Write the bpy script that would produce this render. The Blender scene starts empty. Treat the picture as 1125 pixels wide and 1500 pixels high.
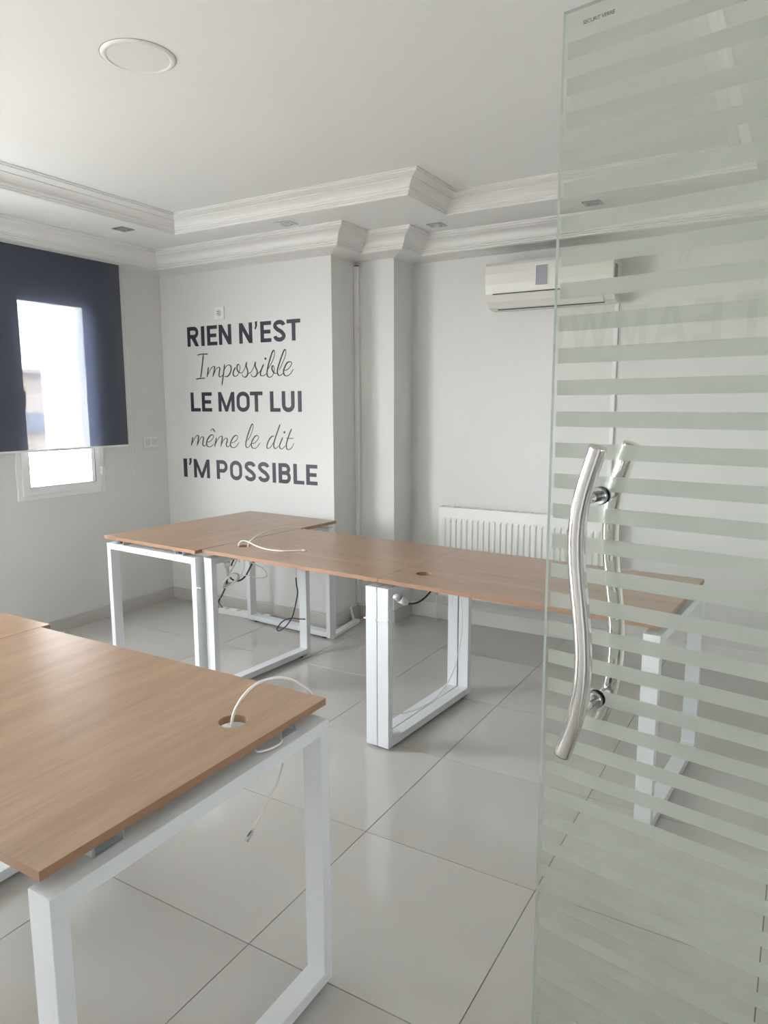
import bpy, bmesh, math, random
from mathutils import Vector, Matrix
random.seed(7)
PI = math.pi
COL = bpy.context.scene.collection

# ------------------------------------------------------------------ camera
sc = bpy.context.scene
cd = bpy.data.cameras.new('camera'); cam = bpy.data.objects.new('camera', cd); COL.objects.link(cam)
R_ = Vector((0.86102753, 0.50855124, -0.00268803))
U_ = Vector((-0.07314851, 0.12907485, 0.98893325))
F_ = Vector((-0.50327019, 0.85130213, -0.14833676))
CAM_POS = Vector((1.80845, -3.71573, 1.44803))      # camera position; image pixels of letters, handle and cables are projected from here
M = Matrix((R_, U_, -F_)).transposed().to_4x4()
M.translation = CAM_POS.copy()
cam.matrix_world = M
cd.sensor_fit = 'VERTICAL'; cd.sensor_height = 24; cd.lens = 24*1047.15/1500
cd.clip_start = 0.02; cd.clip_end = 300
sc.camera = cam

# ------------------------------------------------------------------ world, daylight, exposure
SKY = 9.0
w = bpy.data.worlds.new('sky'); sc.world = w; w.use_nodes = True
bg = w.node_tree.nodes['Background']
bg.inputs[0].default_value = (0.93, 0.965, 1.0, 1); bg.inputs[1].default_value = SKY
vs = sc.view_settings
vs.view_transform = 'Standard'; vs.look = 'None'; vs.exposure = 1.72; vs.gamma = 1.0; vs.use_curve_mapping = False

sl = bpy.data.lights.new('sun', 'SUN'); sl.energy = 5.0; sl.angle = math.radians(1.0); sl.color = (1, .95, .87)
so = bpy.data.objects.new('sun', sl); COL.objects.link(so)
so.rotation_euler = Vector((-.04, 1.0, -.95)).to_track_quat('-Z', 'Y').to_euler()

def portal(y0, y1, z0, z1, front=False, side=-1):
    l = bpy.data.lights.new('window_portal', 'AREA'); l.shape = 'RECTANGLE'
    l.size = z1-z0; l.size_y = y1-y0
    o = bpy.data.objects.new('window_portal', l); COL.objects.link(o)
    o.location = (-2.50, (y0+y1)/2, (z0+z1)/2); o.rotation_euler = (0, -PI/2, 0)
    if side > 0:
        o.location.x = 2.50; o.rotation_euler = (0, PI/2, 0)
    if front:
        l.size = y1-y0; l.size_y = z1-z0
        o.location = ((y0+y1)/2, -5.12, (z0+z1)/2); o.rotation_euler = (PI/2, 0, 0)
    l.cycles.is_portal = True

# ------------------------------------------------------------------ materials
def mat(name, col, rough=0.5, metal=0.0, spec=0.5, bump=0, bscale=60, var=0.0, vscale=4):
    m = bpy.data.materials.new(name); m.use_nodes = True
    nt = m.node_tree; b = nt.nodes['Principled BSDF']
    b.inputs['Base Color'].default_value = (*col, 1)
    b.inputs['Roughness'].default_value = rough; b.inputs['Metallic'].default_value = metal
    b.inputs['Specular IOR Level'].default_value = spec
    tc = nt.nodes.new('ShaderNodeTexCoord')
    if bump:
        n = nt.nodes.new('ShaderNodeTexNoise'); n.inputs['Scale'].default_value = bscale; n.inputs['Detail'].default_value = 4
        bp = nt.nodes.new('ShaderNodeBump'); bp.inputs['Strength'].default_value = bump; bp.inputs['Distance'].default_value = 0.002
        nt.links.new(tc.outputs['Object'], n.inputs['Vector']); nt.links.new(n.outputs['Fac'], bp.inputs['Height'])
        nt.links.new(bp.outputs['Normal'], b.inputs['Normal'])
    if var:
        n = nt.nodes.new('ShaderNodeTexNoise'); n.inputs['Scale'].default_value = vscale; n.inputs['Detail'].default_value = 3
        mx = nt.nodes.new('ShaderNodeMix'); mx.data_type = 'RGBA'
        mx.inputs[6].default_value = (*[c*(1-var) for c in col], 1); mx.inputs[7].default_value = (*[min(1, c*(1+var)) for c in col], 1)
        nt.links.new(tc.outputs['Object'], n.inputs['Vector']); nt.links.new(n.outputs['Fac'], mx.inputs[0])
        nt.links.new(mx.outputs[2], b.inputs['Base Color'])
    return m

WALL = mat('wall_paint', (0.715, 0.708, 0.688), 0.75, bump=0.15, bscale=90, var=0.012, vscale=1.2)
CEIL = mat('ceiling_paint', (0.80, 0.80, 0.785), 0.85, bump=0.05, bscale=60)
PLAS = mat('plaster_moulding', (0.78, 0.775, 0.755), 0.7)
BASE = mat('baseboard_tile', (0.56, 0.54, 0.51), 0.25, var=0.03)
GROUT = mat('grout', (0.20, 0.185, 0.165), 0.9)
WHITE = mat('white_powder_coat', (0.73, 0.75, 0.77), 0.38)
PVC = mat('white_pvc', (0.82, 0.82, 0.81), 0.3)
CREAM = mat('cream_plastic', (0.72, 0.70, 0.645), 0.25)
RAD = mat('radiator_enamel', (0.80, 0.79, 0.76), 0.3)
CABW = mat('white_cable', (0.85, 0.83, 0.78), 0.4)
CABB = mat('black_cable', (0.02, 0.022, 0.026), 0.4)
BLACK = mat('black_rubber', (0.015, 0.017, 0.02), 0.4)
DARK = mat('dark_gap', (0.03, 0.03, 0.03), 0.8)
GREY = mat('grey_plastic', (0.33, 0.34, 0.38), 0.25)
CHROME = mat('polished_chrome', (0.68, 0.655, 0.64), 0.11, 1.0)
NICK = mat('brushed_chrome', (0.42, 0.44, 0.45), 0.22, 1.0)
ZINC = mat('zinc_steel', (0.55, 0.56, 0.58), 0.35, 0.9)
VINYL = mat('navy_vinyl', (0.026, 0.030, 0.045), 0.45)
VINYLB = mat('black_vinyl', (0.030, 0.030, 0.034), 0.45)
VINYLG = mat('dark_vinyl', (0.04, 0.04, 0.045), 0.45)
LAMP = mat('frosted_lamp_glass', (0.42, 0.45, 0.46), 0.15)
DIFF = mat('opal_diffuser', (0.78, 0.775, 0.755), 0.45)
EXTW = mat('exterior_render', (0.50, 0.49, 0.465), 0.9, var=0.02)
EXTB = mat('exterior_beige', (0.60, 0.52, 0.44), 0.9, var=0.04)
EXTG = mat('exterior_ground', (0.30, 0.285, 0.26), 0.95, var=0.1)
EXTW2 = mat('exterior_window', (0.25, 0.28, 0.33), 0.2)

def tile_material():
    m = mat('polished_porcelain', (0.60, 0.575, 0.54), 0.07, spec=0.55)
    nt = m.node_tree; b = nt.nodes['Principled BSDF']
    tc = nt.nodes.new('ShaderNodeTexCoord'); oi = nt.nodes.new('ShaderNodeObjectInfo')
    n = nt.nodes.new('ShaderNodeTexNoise'); n.inputs['Scale'].default_value = 2.2; n.inputs['Detail'].default_value = 5
    nt.links.new(tc.outputs['Object'], n.inputs['Vector'])
    ad = nt.nodes.new('ShaderNodeMath'); ad.operation = 'MULTIPLY_ADD'; ad.inputs[1].default_value = 0.5; 
    nt.links.new(oi.outputs['Random'], ad.inputs[0]); 
    h = nt.nodes.new('ShaderNodeMath'); h.operation = 'MULTIPLY'; h.inputs[1].default_value = 0.6
    nt.links.new(n.outputs['Fac'], h.inputs[0]); nt.links.new(h.outputs[0], ad.inputs[2])
    r = nt.nodes.new('ShaderNodeValToRGB')
    r.color_ramp.elements[0].color = (0.47, 0.455, 0.425, 1); r.color_ramp.elements[1].color = (0.535, 0.52, 0.49, 1)
    nt.links.new(ad.outputs[0], r.inputs['Fac']); nt.links.new(r.outputs['Color'], b.inputs['Base Color'])
    w_ = nt.nodes.new('ShaderNodeTexNoise'); w_.inputs['Scale'].default_value = 5; w_.inputs['Detail'].default_value = 2
    nt.links.new(tc.outputs['Object'], w_.inputs['Vector'])
    mr = nt.nodes.new('ShaderNodeMapRange'); mr.inputs[3].default_value = 0.05; mr.inputs[4].default_value = 0.12
    nt.links.new(w_.outputs['Fac'], mr.inputs[0]); nt.links.new(mr.outputs[0], b.inputs['Roughness'])
    bp = nt.nodes.new('ShaderNodeBump'); bp.inputs['Strength'].default_value = 0.04; bp.inputs['Distance'].default_value = 0.003
    nt.links.new(w_.outputs['Fac'], bp.inputs['Height']); nt.links.new(bp.outputs['Normal'], b.inputs['Normal'])
    return m
TILE = tile_material()

def wood(name, along_y, seed):
    m = mat(name, (0.4, 0.25, 0.16), 0.30, spec=0.5)
    nt = m.node_tree; b = nt.nodes['Principled BSDF']
    tc = nt.nodes.new('ShaderNodeTexCoord'); mp = nt.nodes.new('ShaderNodeMapping')
    mp.inputs['Location'].default_value = (seed, seed*1.7, 0)
    mp.inputs['Scale'].default_value = (9, 0.7, 9) if along_y else (0.7, 9, 9)
    nt.links.new(tc.outputs['Object'], mp.inputs['Vector'])
    n1 = nt.nodes.new('ShaderNodeTexNoise'); n1.inputs['Scale'].default_value = 1.6; n1.inputs['Detail'].default_value = 6; n1.inputs['Distortion'].default_value = 0.9
    n2 = nt.nodes.new('ShaderNodeTexNoise'); n2.inputs['Scale'].default_value = 14; n2.inputs['Detail'].default_value = 3
    nt.links.new(mp.outputs[0], n1.inputs['Vector']); nt.links.new(mp.outputs[0], n2.inputs['Vector'])
    mx = nt.nodes.new('ShaderNodeMix'); mx.inputs[0].default_value = 0.35
    nt.links.new(n1.outputs['Fac'], mx.inputs[2]); nt.links.new(n2.outputs['Fac'], mx.inputs[3])
    r = nt.nodes.new('ShaderNodeValToRGB'); e = r.color_ramp.elements
    e[0].position = 0.30; e[0].color = (0.285, 0.182, 0.116, 1); e[1].position = 0.72; e[1].color = (0.430, 0.292, 0.198, 1)
    e2 = e.new(0.5); e2.color = (0.358, 0.234, 0.153, 1)
    nt.links.new(mx.outputs[0], r.inputs['Fac']); nt.links.new(r.outputs['Color'], b.inputs['Base Color'])
    bp = nt.nodes.new('ShaderNodeBump'); bp.inputs['Strength'].default_value = 0.06; bp.inputs['Distance'].default_value = 0.001
    nt.links.new(n2.outputs['Fac'], bp.inputs['Height']); nt.links.new(bp.outputs['Normal'], b.inputs['Normal'])
    return m
WOODX = wood('oak_laminate', False, 3.1)
WOODY = wood('oak_laminate_crosswise', True, 8.3)
EDGE = mat('oak_edge_band', (0.33, 0.185, 0.11), 0.4, var=0.06, vscale=20)

def glass_material(name, tint, refl):
    m = bpy.data.materials.new(name); m.use_nodes = True; nt = m.node_tree; nt.nodes.clear()
    o = nt.nodes.new('ShaderNodeOutputMaterial'); t = nt.nodes.new('ShaderNodeBsdfTransparent'); g = nt.nodes.new('ShaderNodeBsdfGlossy')
    t.inputs[0].default_value = (*tint, 1); g.inputs['Roughness'].default_value = 0.0
    fr = nt.nodes.new('ShaderNodeFresnel'); fr.inputs[0].default_value = 1.5
    ge = nt.nodes.new('ShaderNodeNewGeometry'); iv = nt.nodes.new('ShaderNodeMath'); iv.operation = 'SUBTRACT'; iv.inputs[0].default_value = 1
    nt.links.new(ge.outputs['Backfacing'], iv.inputs[1])
    mu = nt.nodes.new('ShaderNodeMath'); mu.operation = 'MULTIPLY'; nt.links.new(fr.outputs[0], mu.inputs[0]); nt.links.new(iv.outputs[0], mu.inputs[1])
    m2 = nt.nodes.new('ShaderNodeMath'); m2.operation = 'MULTIPLY'; m2.inputs[1].default_value = refl; m2.use_clamp = True
    nt.links.new(mu.outputs[0], m2.inputs[0])
    mx = nt.nodes.new('ShaderNodeMixShader'); nt.links.new(m2.outputs[0], mx.inputs[0])
    nt.links.new(t.outputs[0], mx.inputs[1]); nt.links.new(g.outputs[0], mx.inputs[2]); nt.links.new(mx.outputs[0], o.inputs[0])
    return m
GLASS = glass_material('tempered_glass', (0.945, 0.957, 0.938), 1.7)
PANE = glass_material('window_glass', (0.98, 0.985, 0.985), 1.0)
GEDGE = mat('glass_edge_green', (0.52, 0.60, 0.57), 0.2)

def frost_material():
    m = bpy.data.materials.new('frosted_film'); m.use_nodes = True; nt = m.node_tree; nt.nodes.clear()
    o = nt.nodes.new('ShaderNodeOutputMaterial')
    tr = nt.nodes.new('ShaderNodeBsdfTranslucent'); tr.inputs[0].default_value = (0.80, 0.82, 0.785, 1)
    di = nt.nodes.new('ShaderNodeBsdfDiffuse'); di.inputs[0].default_value = (0.65, 0.67, 0.645, 1)
    rf = nt.nodes.new('ShaderNodeBsdfRefraction'); rf.inputs['Color'].default_value = (0.79, 0.81, 0.78, 1)
    rf.inputs['Roughness'].default_value = 0.75; rf.inputs['IOR'].default_value = 1.25
    a = nt.nodes.new('ShaderNodeMixShader'); a.inputs[0].default_value = 0.70
    nt.links.new(rf.outputs[0], a.inputs[1]); nt.links.new(tr.outputs[0], a.inputs[2])
    b = nt.nodes.new('ShaderNodeMixShader'); b.inputs[0].default_value = 0.22
    nt.links.new(a.outputs[0], b.inputs[1]); nt.links.new(di.outputs[0], b.inputs[2]); nt.links.new(b.outputs[0], o.inputs[0])
    return m
FROST = frost_material()

def blind_material():
    m = bpy.data.materials.new('navy_screen_fabric'); m.use_nodes = True; nt = m.node_tree; nt.nodes.clear()
    o = nt.nodes.new('ShaderNodeOutputMaterial')
    t = nt.nodes.new('ShaderNodeBsdfTransparent'); d = nt.nodes.new('ShaderNodeBsdfDiffuse'); d.inputs[0].default_value = (0.095, 0.105, 0.135, 1)
    tl = nt.nodes.new('ShaderNodeBsdfTranslucent'); tl.inputs[0].default_value = (0.02, 0.024, 0.04, 1)
    ad = nt.nodes.new('ShaderNodeAddShader'); nt.links.new(d.outputs[0], ad.inputs[0]); nt.links.new(tl.outputs[0], ad.inputs[1])
    mx = nt.nodes.new('ShaderNodeMixShader'); mx.inputs[0].default_value = 0.275
    nt.links.new(ad.outputs[0], mx.inputs[1]); nt.links.new(t.outputs[0], mx.inputs[2]); nt.links.new(mx.outputs[0], o.inputs[0])
    return m
BLIND = blind_material()

# ------------------------------------------------------------------ mesh helpers
def link(name, bm, m, parent=None, smooth=False, bevel=0.0, mats=None, loc=None):
    me = bpy.data.meshes.new(name); bmesh.ops.recalc_face_normals(bm, faces=bm.faces[:]); bm.to_mesh(me); bm.free()
    for x in (mats or [m]): me.materials.append(x)
    if smooth:
        for p in me.polygons: p.use_smooth = True
    o = bpy.data.objects.new(name, me); COL.objects.link(o)
    if parent: o.parent = parent
    if loc: o.location = loc
    if bevel:
        b = o.modifiers.new('bevel', 'BEVEL'); b.width = bevel; b.segments = 2; b.limit_method = 'ANGLE'; b.angle_limit = 0.7
    return o
def tag(o, label=None, cat=None, group=None, kind=None):
    if label: o['label'] = label
    if cat: o['category'] = cat
    if group: o['group'] = group
    if kind: o['kind'] = kind
    return o
def thing(name, label, cat, loc=(0, 0, 0), rz=0, group=None, kind=None):
    o = bpy.data.objects.new(name, None); COL.objects.link(o); o.empty_display_size = 0.1
    o.location = loc; o.rotation_euler = (0, 0, rz)
    return tag(o, label, cat, group, kind)
def box(bm, x0, x1, y0, y1, z0, z1, mi=0):
    v = [bm.verts.new(p) for p in ((x0,y0,z0),(x1,y0,z0),(x1,y1,z0),(x0,y1,z0),(x0,y0,z1),(x1,y0,z1),(x1,y1,z1),(x0,y1,z1))]
    for f in ((0,3,2,1),(4,5,6,7),(0,1,5,4),(1,2,6,5),(2,3,7,6),(3,0,4,7)):
        bm.faces.new([v[i] for i in f]).material_index = mi
def B(*a):
    bm = bmesh.new(); box(bm, *a); return bm
def cyl(bm, p0, p1, r0, r1=None, seg=20, cap=True):
    p0 = Vector(p0); p1 = Vector(p1); r1 = r0 if r1 is None else r1
    d = (p1-p0).normalized(); a = Vector((0,0,1)) if abs(d.z) < .9 else Vector((1,0,0))
    u = d.cross(a).normalized(); v = d.cross(u)
    A = [bm.verts.new(p0+(u*math.cos(t)+v*math.sin(t))*r0) for t in [2*PI*i/seg for i in range(seg)]]
    Bv = [bm.verts.new(p1+(u*math.cos(t)+v*math.sin(t))*r1) for t in [2*PI*i/seg for i in range(seg)]]
    for i in range(seg):
        bm.faces.new((A[i], A[(i+1)%seg], Bv[(i+1)%seg], Bv[i])).smooth = True
    if cap: bm.faces.new(A); bm.faces.new(Bv)
def C(*a, **k):
    bm = bmesh.new(); cyl(bm, *a, **k); return bm
def catmull(pts, n=8):
    P = [Vector(p) for p in pts]
    if len(P) < 3: return P
    P = [P[0]*2-P[1]] + P + [P[-1]*2-P[-2]]; out = []
    for i in range(1, len(P)-2):
        for k in range(n):
            t = k/n; a, b, c, d = P[i-1:i+3]
            out.append(0.5*((2*b)+(c-a)*t+(2*a-5*b+4*c-d)*t*t+(3*b-a-3*c+d)*t**3))
    out.append(P[-2]); return out
def tube(bm, pts, r, seg=10, n=8):
    P = catmull(pts, n); rings = []; prev = None
    for i, p in enumerate(P):
        d = (P[min(i+1, len(P)-1)]-P[max(i-1, 0)]).normalized()
        if prev is None:
            a = Vector((0,0,1)) if abs(d.z) < .9 else Vector((1,0,0)); u = d.cross(a).normalized()
        else:
            u = (prev - d*prev.dot(d)).normalized()
        prev = u; v = d.cross(u)
        rings.append([bm.verts.new(p+(u*math.cos(t)+v*math.sin(t))*r) for t in [2*PI*k/seg for k in range(seg)]])
    for a, b in zip(rings, rings[1:]):
        for k in range(seg):
            bm.faces.new((a[k], a[(k+1)%seg], b[(k+1)%seg], b[k])).smooth = True
    bm.faces.new(rings[0]); bm.faces.new(rings[-1])
def T(pts, r, **k):
    bm = bmesh.new(); tube(bm, pts, r, **k); return bm
def extrude_poly(bm, pts, h_axis, a, b):
    """pts: 2D polygon; h_axis 'z': (x,y)->z a..b ; 'y': (x,z)->y a..b ; 'x': (y,z)->x a..b"""
    f = {'z': lambda p, h: (p[0], p[1], h), 'y': lambda p, h: (p[0], h, p[1]), 'x': lambda p, h: (h, p[0], p[1])}[h_axis]
    A = [bm.verts.new(f(p, a)) for p in pts]; Bv = [bm.verts.new(f(p, b)) for p in pts]; n = len(pts)
    for i in range(n): bm.faces.new((A[i], A[(i+1)%n], Bv[(i+1)%n], Bv[i]))
    fa = bm.faces.new(A); fb = bm.faces.new(Bv)
    bmesh.ops.triangulate(bm, faces=[fa, fb])
def sweep(bm, path, prof, closed=False):
    """path: plan polyline, room on its right side; prof: (offset into room, z)"""
    n = len(path); rows = []
    for i in range(n):
        p = Vector(path[i]); 
        a = Vector(path[(i-1)%n]) if (closed or i > 0) else None
        c = Vector(path[(i+1)%n]) if (closed or i < n-1) else None
        d1 = (p-a).normalized() if a is not None else (c-p).normalized()
        d2 = (c-p).normalized() if c is not None else d1
        n1 = Vector((d1.y, -d1.x)); n2 = Vector((d2.y, -d2.x))
        m = (n1+n2)/(1+n1.dot(n2))
        rows.append([bm.verts.new((p.x+m.x*o, p.y+m.y*o, z)) for o, z in prof])
    rng = range(n) if closed else range(n-1)
    for i in rng:
        a, b = rows[i], rows[(i+1)%n]
        for k in range(len(prof)-1): bm.faces.new((a[k], b[k], b[k+1], a[k+1]))
    if not closed:
        bm.faces.new(rows[0]); bm.faces.new(rows[-1])

# ------------------------------------------------------------------ setting
XL, XR, YF = -2.275, 2.27, -4.90
Y1, Y2, Y3 = 0.035, 0.313, 0.56
X1, X2 = -0.78, -0.497
ZS, ZC = 2.475, 2.567

# floor: grout bed + tiles
fl = link('floor', B(XL-.2, XR+.2, YF-.2, Y3+.2, -0.12, -0.0018), GROUT)
tag(fl, 'polished light grey porcelain tile floor with thin dark joints', kind='structure')
g = 0.0014; tmesh = {}
for i in range(-4, 4):
    for j in range(-9, 1):
        x0, x1 = max(i*.6+g, XL), min((i+1)*.6-g, XR); y0, y1 = max(j*.6+g, YF), min((j+1)*.6-g, Y3)
        if x1-x0 < .02 or y1-y0 < .02: continue
        key = (round(x1-x0, 3), round(y1-y0, 3))
        if key not in tmesh:
            o = link('tile', B(-(x1-x0)/2, (x1-x0)/2, -(y1-y0)/2, (y1-y0)/2, -0.008, 0), TILE, fl, bevel=0.0007)
            tmesh[key] = o
        else:
            o = tmesh[key].copy(); COL.objects.link(o); o.parent = fl
        o.location = ((x0+x1)/2, (y0+y1)/2, random.uniform(-.0002, .0002))

# back wall with its two steps
bm = bmesh.new()
box(bm, XL-.2, X1, Y1, Y3+.2, 0, 2.75); box(bm, X1, X2, Y2, Y3+.2, 0, 2.75); box(bm, X2, XR+.2, Y3, Y3+.2, 0, 2.75)
tag(link('wall_back', bm, WALL), 'white back wall stepped back twice beside the lettering, behind the radiator', kind='structure')
# left wall with window openings (small casement and a wide one added for daylight nearer the camera)
W1 = (-1.155, -0.530, 0.873, 2.150); W2 = (-4.20, -2.10, 0.70, 2.15)
bm = bmesh.new(); t0, t1 = XL-.2, XL
ys = [YF, W2[0], W2[1], W1[0], W1[1], Y1]
box(bm, t0, t1, ys[0], ys[1], 0, 2.75); box(bm, t0, t1, ys[2], ys[3], 0, 2.75); box(bm, t0, t1, ys[4], ys[5], 0, 2.75)
box(bm, t0, t1, ys[1], ys[2], 0, W2[2]); box(bm, t0, t1, ys[1], ys[2], W2[3], 2.75)
box(bm, t0, t1, ys[3], ys[4], 0, W1[2]); box(bm, t0, t1, ys[3], ys[4], W1[3], 2.75)
bmesh.ops.remove_doubles(bm, verts=bm.verts[:], dist=1e-5)
tag(link('wall_left', bm, WALL), 'white left wall with the casement window', kind='structure')
bm = bmesh.new(); box(bm, XR, XR+.2, YF-.2, -3.47, 0, 2.75); box(bm, XR, XR+.2, -2.578, Y3, 0, 2.75); box(bm, XR, XR+.2, -3.47, -2.578, 2.112, 2.75)
tag(link('wall_right', bm, WALL), 'plain white wall on the right with the doorway of the glass door', kind='structure')
bm = bmesh.new(); box(bm, XR+.2, 4.2, -5.2, -1.9, -.12, 0); box(bm, 4.05, 4.2, -5.2, -1.9, 0, 1.5); box(bm, 4.05, 4.2, -5.2, -4.2, 1.5, 2.45); box(bm, 4.05, 4.2, -3.4, -1.9, 1.5, 2.45); box(bm, 4.05, 4.2, -4.2, -3.4, 1.8, 2.45); box(bm, XR+.2, 4.05, -5.2, -5.05, 0, 2.45); box(bm, XR+.2, 4.05, -2.05, -1.9, 0, 2.45); box(bm, XR, XR+.2, -3.47, -2.578, -.12, 0)
tag(link('corridor', bm, WALL), 'white corridor with one small window, added unseen outside the doorway for weak daylight', kind='structure')  # corridor added out of view to pass dim daylight through the doorway
tag(link('corridor_ceiling', B(XR+.2, 4.2, -5.2, -1.9, 2.45, 2.6), CEIL), 'ceiling of the added unseen corridor outside the doorway', kind='structure')
W3 = (-1.75, -1.35, 1.1, 2.1)
bm = bmesh.new(); box(bm, XL-.2, W3[0], YF-.2, YF, 0, 2.75); box(bm, W3[1], XR+.2, YF-.2, YF, 0, 2.75); box(bm, W3[0], W3[1], YF-.2, YF, 0, W3[2]); box(bm, W3[0], W3[1], YF-.2, YF, W3[3], 2.75)
wf = link('wall_front', bm, WALL)
tag(wf, 'white wall behind the camera, seen reflected in the glass door', kind='structure')

# ceiling: tray slab and dropped border
TX0, TX1, TY0, TY1, TXs, TYs = -1.617, 1.538, -4.2, 0.020, 0.0, -0.425
bm = bmesh.new(); box(bm, XL-.2, XR+.2, YF-.2, Y3+.2, ZC, ZC+.15)
ce = link('ceiling', bm, CEIL); tag(ce, 'white tray ceiling with a dropped border', kind='structure')
bm = bmesh.new()
xs = [XL, TX0, TXs, TX1, XR]; yy = [YF, TY0, TYs, TY1, Y3]
for a in range(4):
    for b in range(4):
        if a in (1, 2) and b == 1: continue
        if a == 2 and b == 2: continue
        x0, x1, y0, y1 = xs[a], xs[a+1], yy[b], yy[b+1]
        box(bm, x0, x1, y0, y1, ZS, ZC-.0005)
bmesh.ops.remove_doubles(bm, verts=bm.verts[:], dist=1e-5)
dd = {}
for f in bm.faces: dd.setdefault(tuple(sorted(v.index for v in f.verts)), []).append(f)
bm.verts.index_update(); dd = {}
for f in bm.faces: dd.setdefault(frozenset(v.index for v in f.verts), []).append(f)
bmesh.ops.delete(bm, geom=[f for l in dd.values() if len(l) > 1 for f in l], context='FACES_ONLY')
link('soffit', bm, CEIL, ce)

# crown mouldings
up = [(0, ZS-.0005), (.007, ZS), (.013, ZS+.003), (.013, ZS+.010), (.020, ZS+.013), (.020, ZS+.019), (.027, ZS+.022), (.031, ZS+.030)]
for k in range(7):
    t = k/6; up.append((.030+.034*(t**1.8), ZS+.033+.030*t))
up += [(.070, ZS+.0635), (.070, ZS+.068), (.084, ZS+.071), (.104, ZS+.077), (.112, ZS+.080), (.112, ZS+.085), (.122, ZS+.0865), (.122, ZC-.0005), (0, ZC-.0005)]
bm = bmesh.new()
# room (tray interior) must be on the right of the travel direction
sweep(bm, [(TX0, TY0), (TX0, TYs), (TXs, TYs), (TXs, TY1), (TX1, TY1), (TX1, TY0)], up, closed=True)
tag(link('trim_1', bm, PLAS, bevel=0), 'white stepped crown moulding around the raised tray of the ceiling', kind='structure')
lo = [(0, ZS-.0005), (.245, ZS-.0005), (.245, ZS-.009), (.236, ZS-.012), (.236, ZS-.019), (.222, ZS-.024)]
for k in range(8):
    t = k/7; lo.append((.216-.055*t-.012*math.sin(PI*t), ZS-.028-.044*t+.006*math.sin(PI*t)))
lo += [(.156, ZS-.075), (.156, ZS-.081), (.146, ZS-.084), (.146, ZS-.090), (.136, ZS-.093), (.136, ZS-.098), (.127, ZS-.103)]
for k in range(6):
    t = k/5; lo.append((.120*(1-t), ZS-.105-.017*t*t))
bm = bmesh.new()
LP = [(XL, YF), (XL, Y1), (X1, Y1), (X1, Y2), (X2, Y2), (X2, Y3), (XR, Y3), (XR, YF)]
sweep(bm, LP, lo, closed=True)
tag(link('trim_2', bm, PLAS), 'white stepped crown moulding where the walls meet the dropped border', kind='structure')

# baseboards
def bb(name, path, h, lab):
    bm = bmesh.new(); sweep(bm, path, [(0, 0.0003), (.011, 0.0003), (.011, h-.003), (.008, h), (0, h)])
    tag(link(name, bm, BASE), lab, kind='structure')
bb('baseboard_left', [(XL, YF), (XL, Y1-.011)], .082, 'grey tile baseboard along the left wall')
bb('baseboard_back', [(XL, Y1), (X1, Y1), (X1, Y2), (X2, Y2), (X2, Y3-.011)], .082, 'grey tile baseboard around the stepped column')
bm = bmesh.new(); sweep(bm, [(X2, Y3), (XR-.012, Y3)], [(0, 0.0003), (.012, 0.0003), (.012, .097), (.006, .102), (0, .102)])
tag(link('baseboard_radiator', bm, PLAS), 'white baseboard under the radiator', kind='structure')
bb('baseboard_right', [(XR, Y3-.013), (XR, YF)], .082, 'grey tile baseboard along the right wall')

# ------------------------------------------------------------------ windows
def window(name, y0, y1, z0, z1, lab, hy=None):
    w_ = thing(name, lab, None, (XL, (y0+y1)/2, z0), kind='structure')
    H = z1-z0; W = (y1-y0)/2
    def ring(nm, o, i0, x0, x1, m=PVC):
        bm = bmesh.new()
        box(bm, x0, x1, -W+o, -W+i0, o, H-o); box(bm, x0, x1, W-i0, W-o, o, H-o)
        box(bm, x0, x1, -W+i0, W-i0, o, i0); box(bm, x0, x1, -W+i0, W-i0, H-i0, H-o)
        return link(nm, bm, m, w_, bevel=.003)
    ring('frame', 0, .035, -.07, .010); s = ring('sash', .030, .078, -.05, .018)
    link('gasket', B(0, 0, 0, 0, 0, 0), BLACK, s) if False else None
    link('pane', B(-.022, -.018, -W+.07, W-.07, .07, H-.07), PANE, w_)
    bm = bmesh.new()
    for a in (-1, 1):
        box(bm, -.016, .0195, a*(W-.078)-.0018, a*(W-.078)+.0018, .078, H-.078)
    box(bm, -.016, .0195, -W+.078, W-.078, .0765, .0785); box(bm, -.016, .0195, -W+.078, W-.078, H-.0785, H-.0765)
    tag(link('gasket', bm, DARK, w_), 'dark rubber glazing seal')
    return w_, W, H
wn, W, H = window('window_1', *W1, 'white framed casement window half covered by the navy roller blind')
hd = bmesh.new(); box(hd, .018, .026, -W+.045, -W+.070, .53, .60); cyl(hd, (.024, -W+.057, .565), (.048, -W+.057, .565), .009)
h_ = link('handle', hd, PVC, wn, bevel=.002)
bm = bmesh.new(); tube(bm, [(.048, -W+.057, .572), (.052, -W+.058, .62), (.050, -W+.060, .665)], .010); link('lever', bm, PVC, h_)
bm = bmesh.new(); box(bm, .010, .034, W-.040, W-.012, .115, .175); link('hinge', bm, PVC, wn, bevel=.003)
wn2, W_, H_ = window('added_window_2', *W2, 'wide white framed window added to the left wall for daylight, outside the picture')  # added out of view as a main daylight source
bm = bmesh.new(); box(bm, -.05, .015, -.03, .03, .07, H_-.07); link('mullion', bm, PVC, wn2)
w3 = thing('added_window_3', 'white framed window added in the wall behind the camera for daylight, outside the picture', None, ((W3[0]+W3[1])/2, YF, W3[2]), PI/2, kind='structure')  # added out of view to fill the room from behind
w3.rotation_euler = (0, 0, 0)
a_, h3 = (W3[1]-W3[0])/2, W3[3]-W3[2]
bm = bmesh.new(); box(bm, -a_, -a_+.05, -.07, .01, 0, h3); box(bm, a_-.05, a_, -.07, .01, 0, h3); box(bm, -a_+.05, a_-.05, -.07, .01, 0, .05); box(bm, -a_+.05, a_-.05, -.07, .01, h3-.05, h3)
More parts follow.
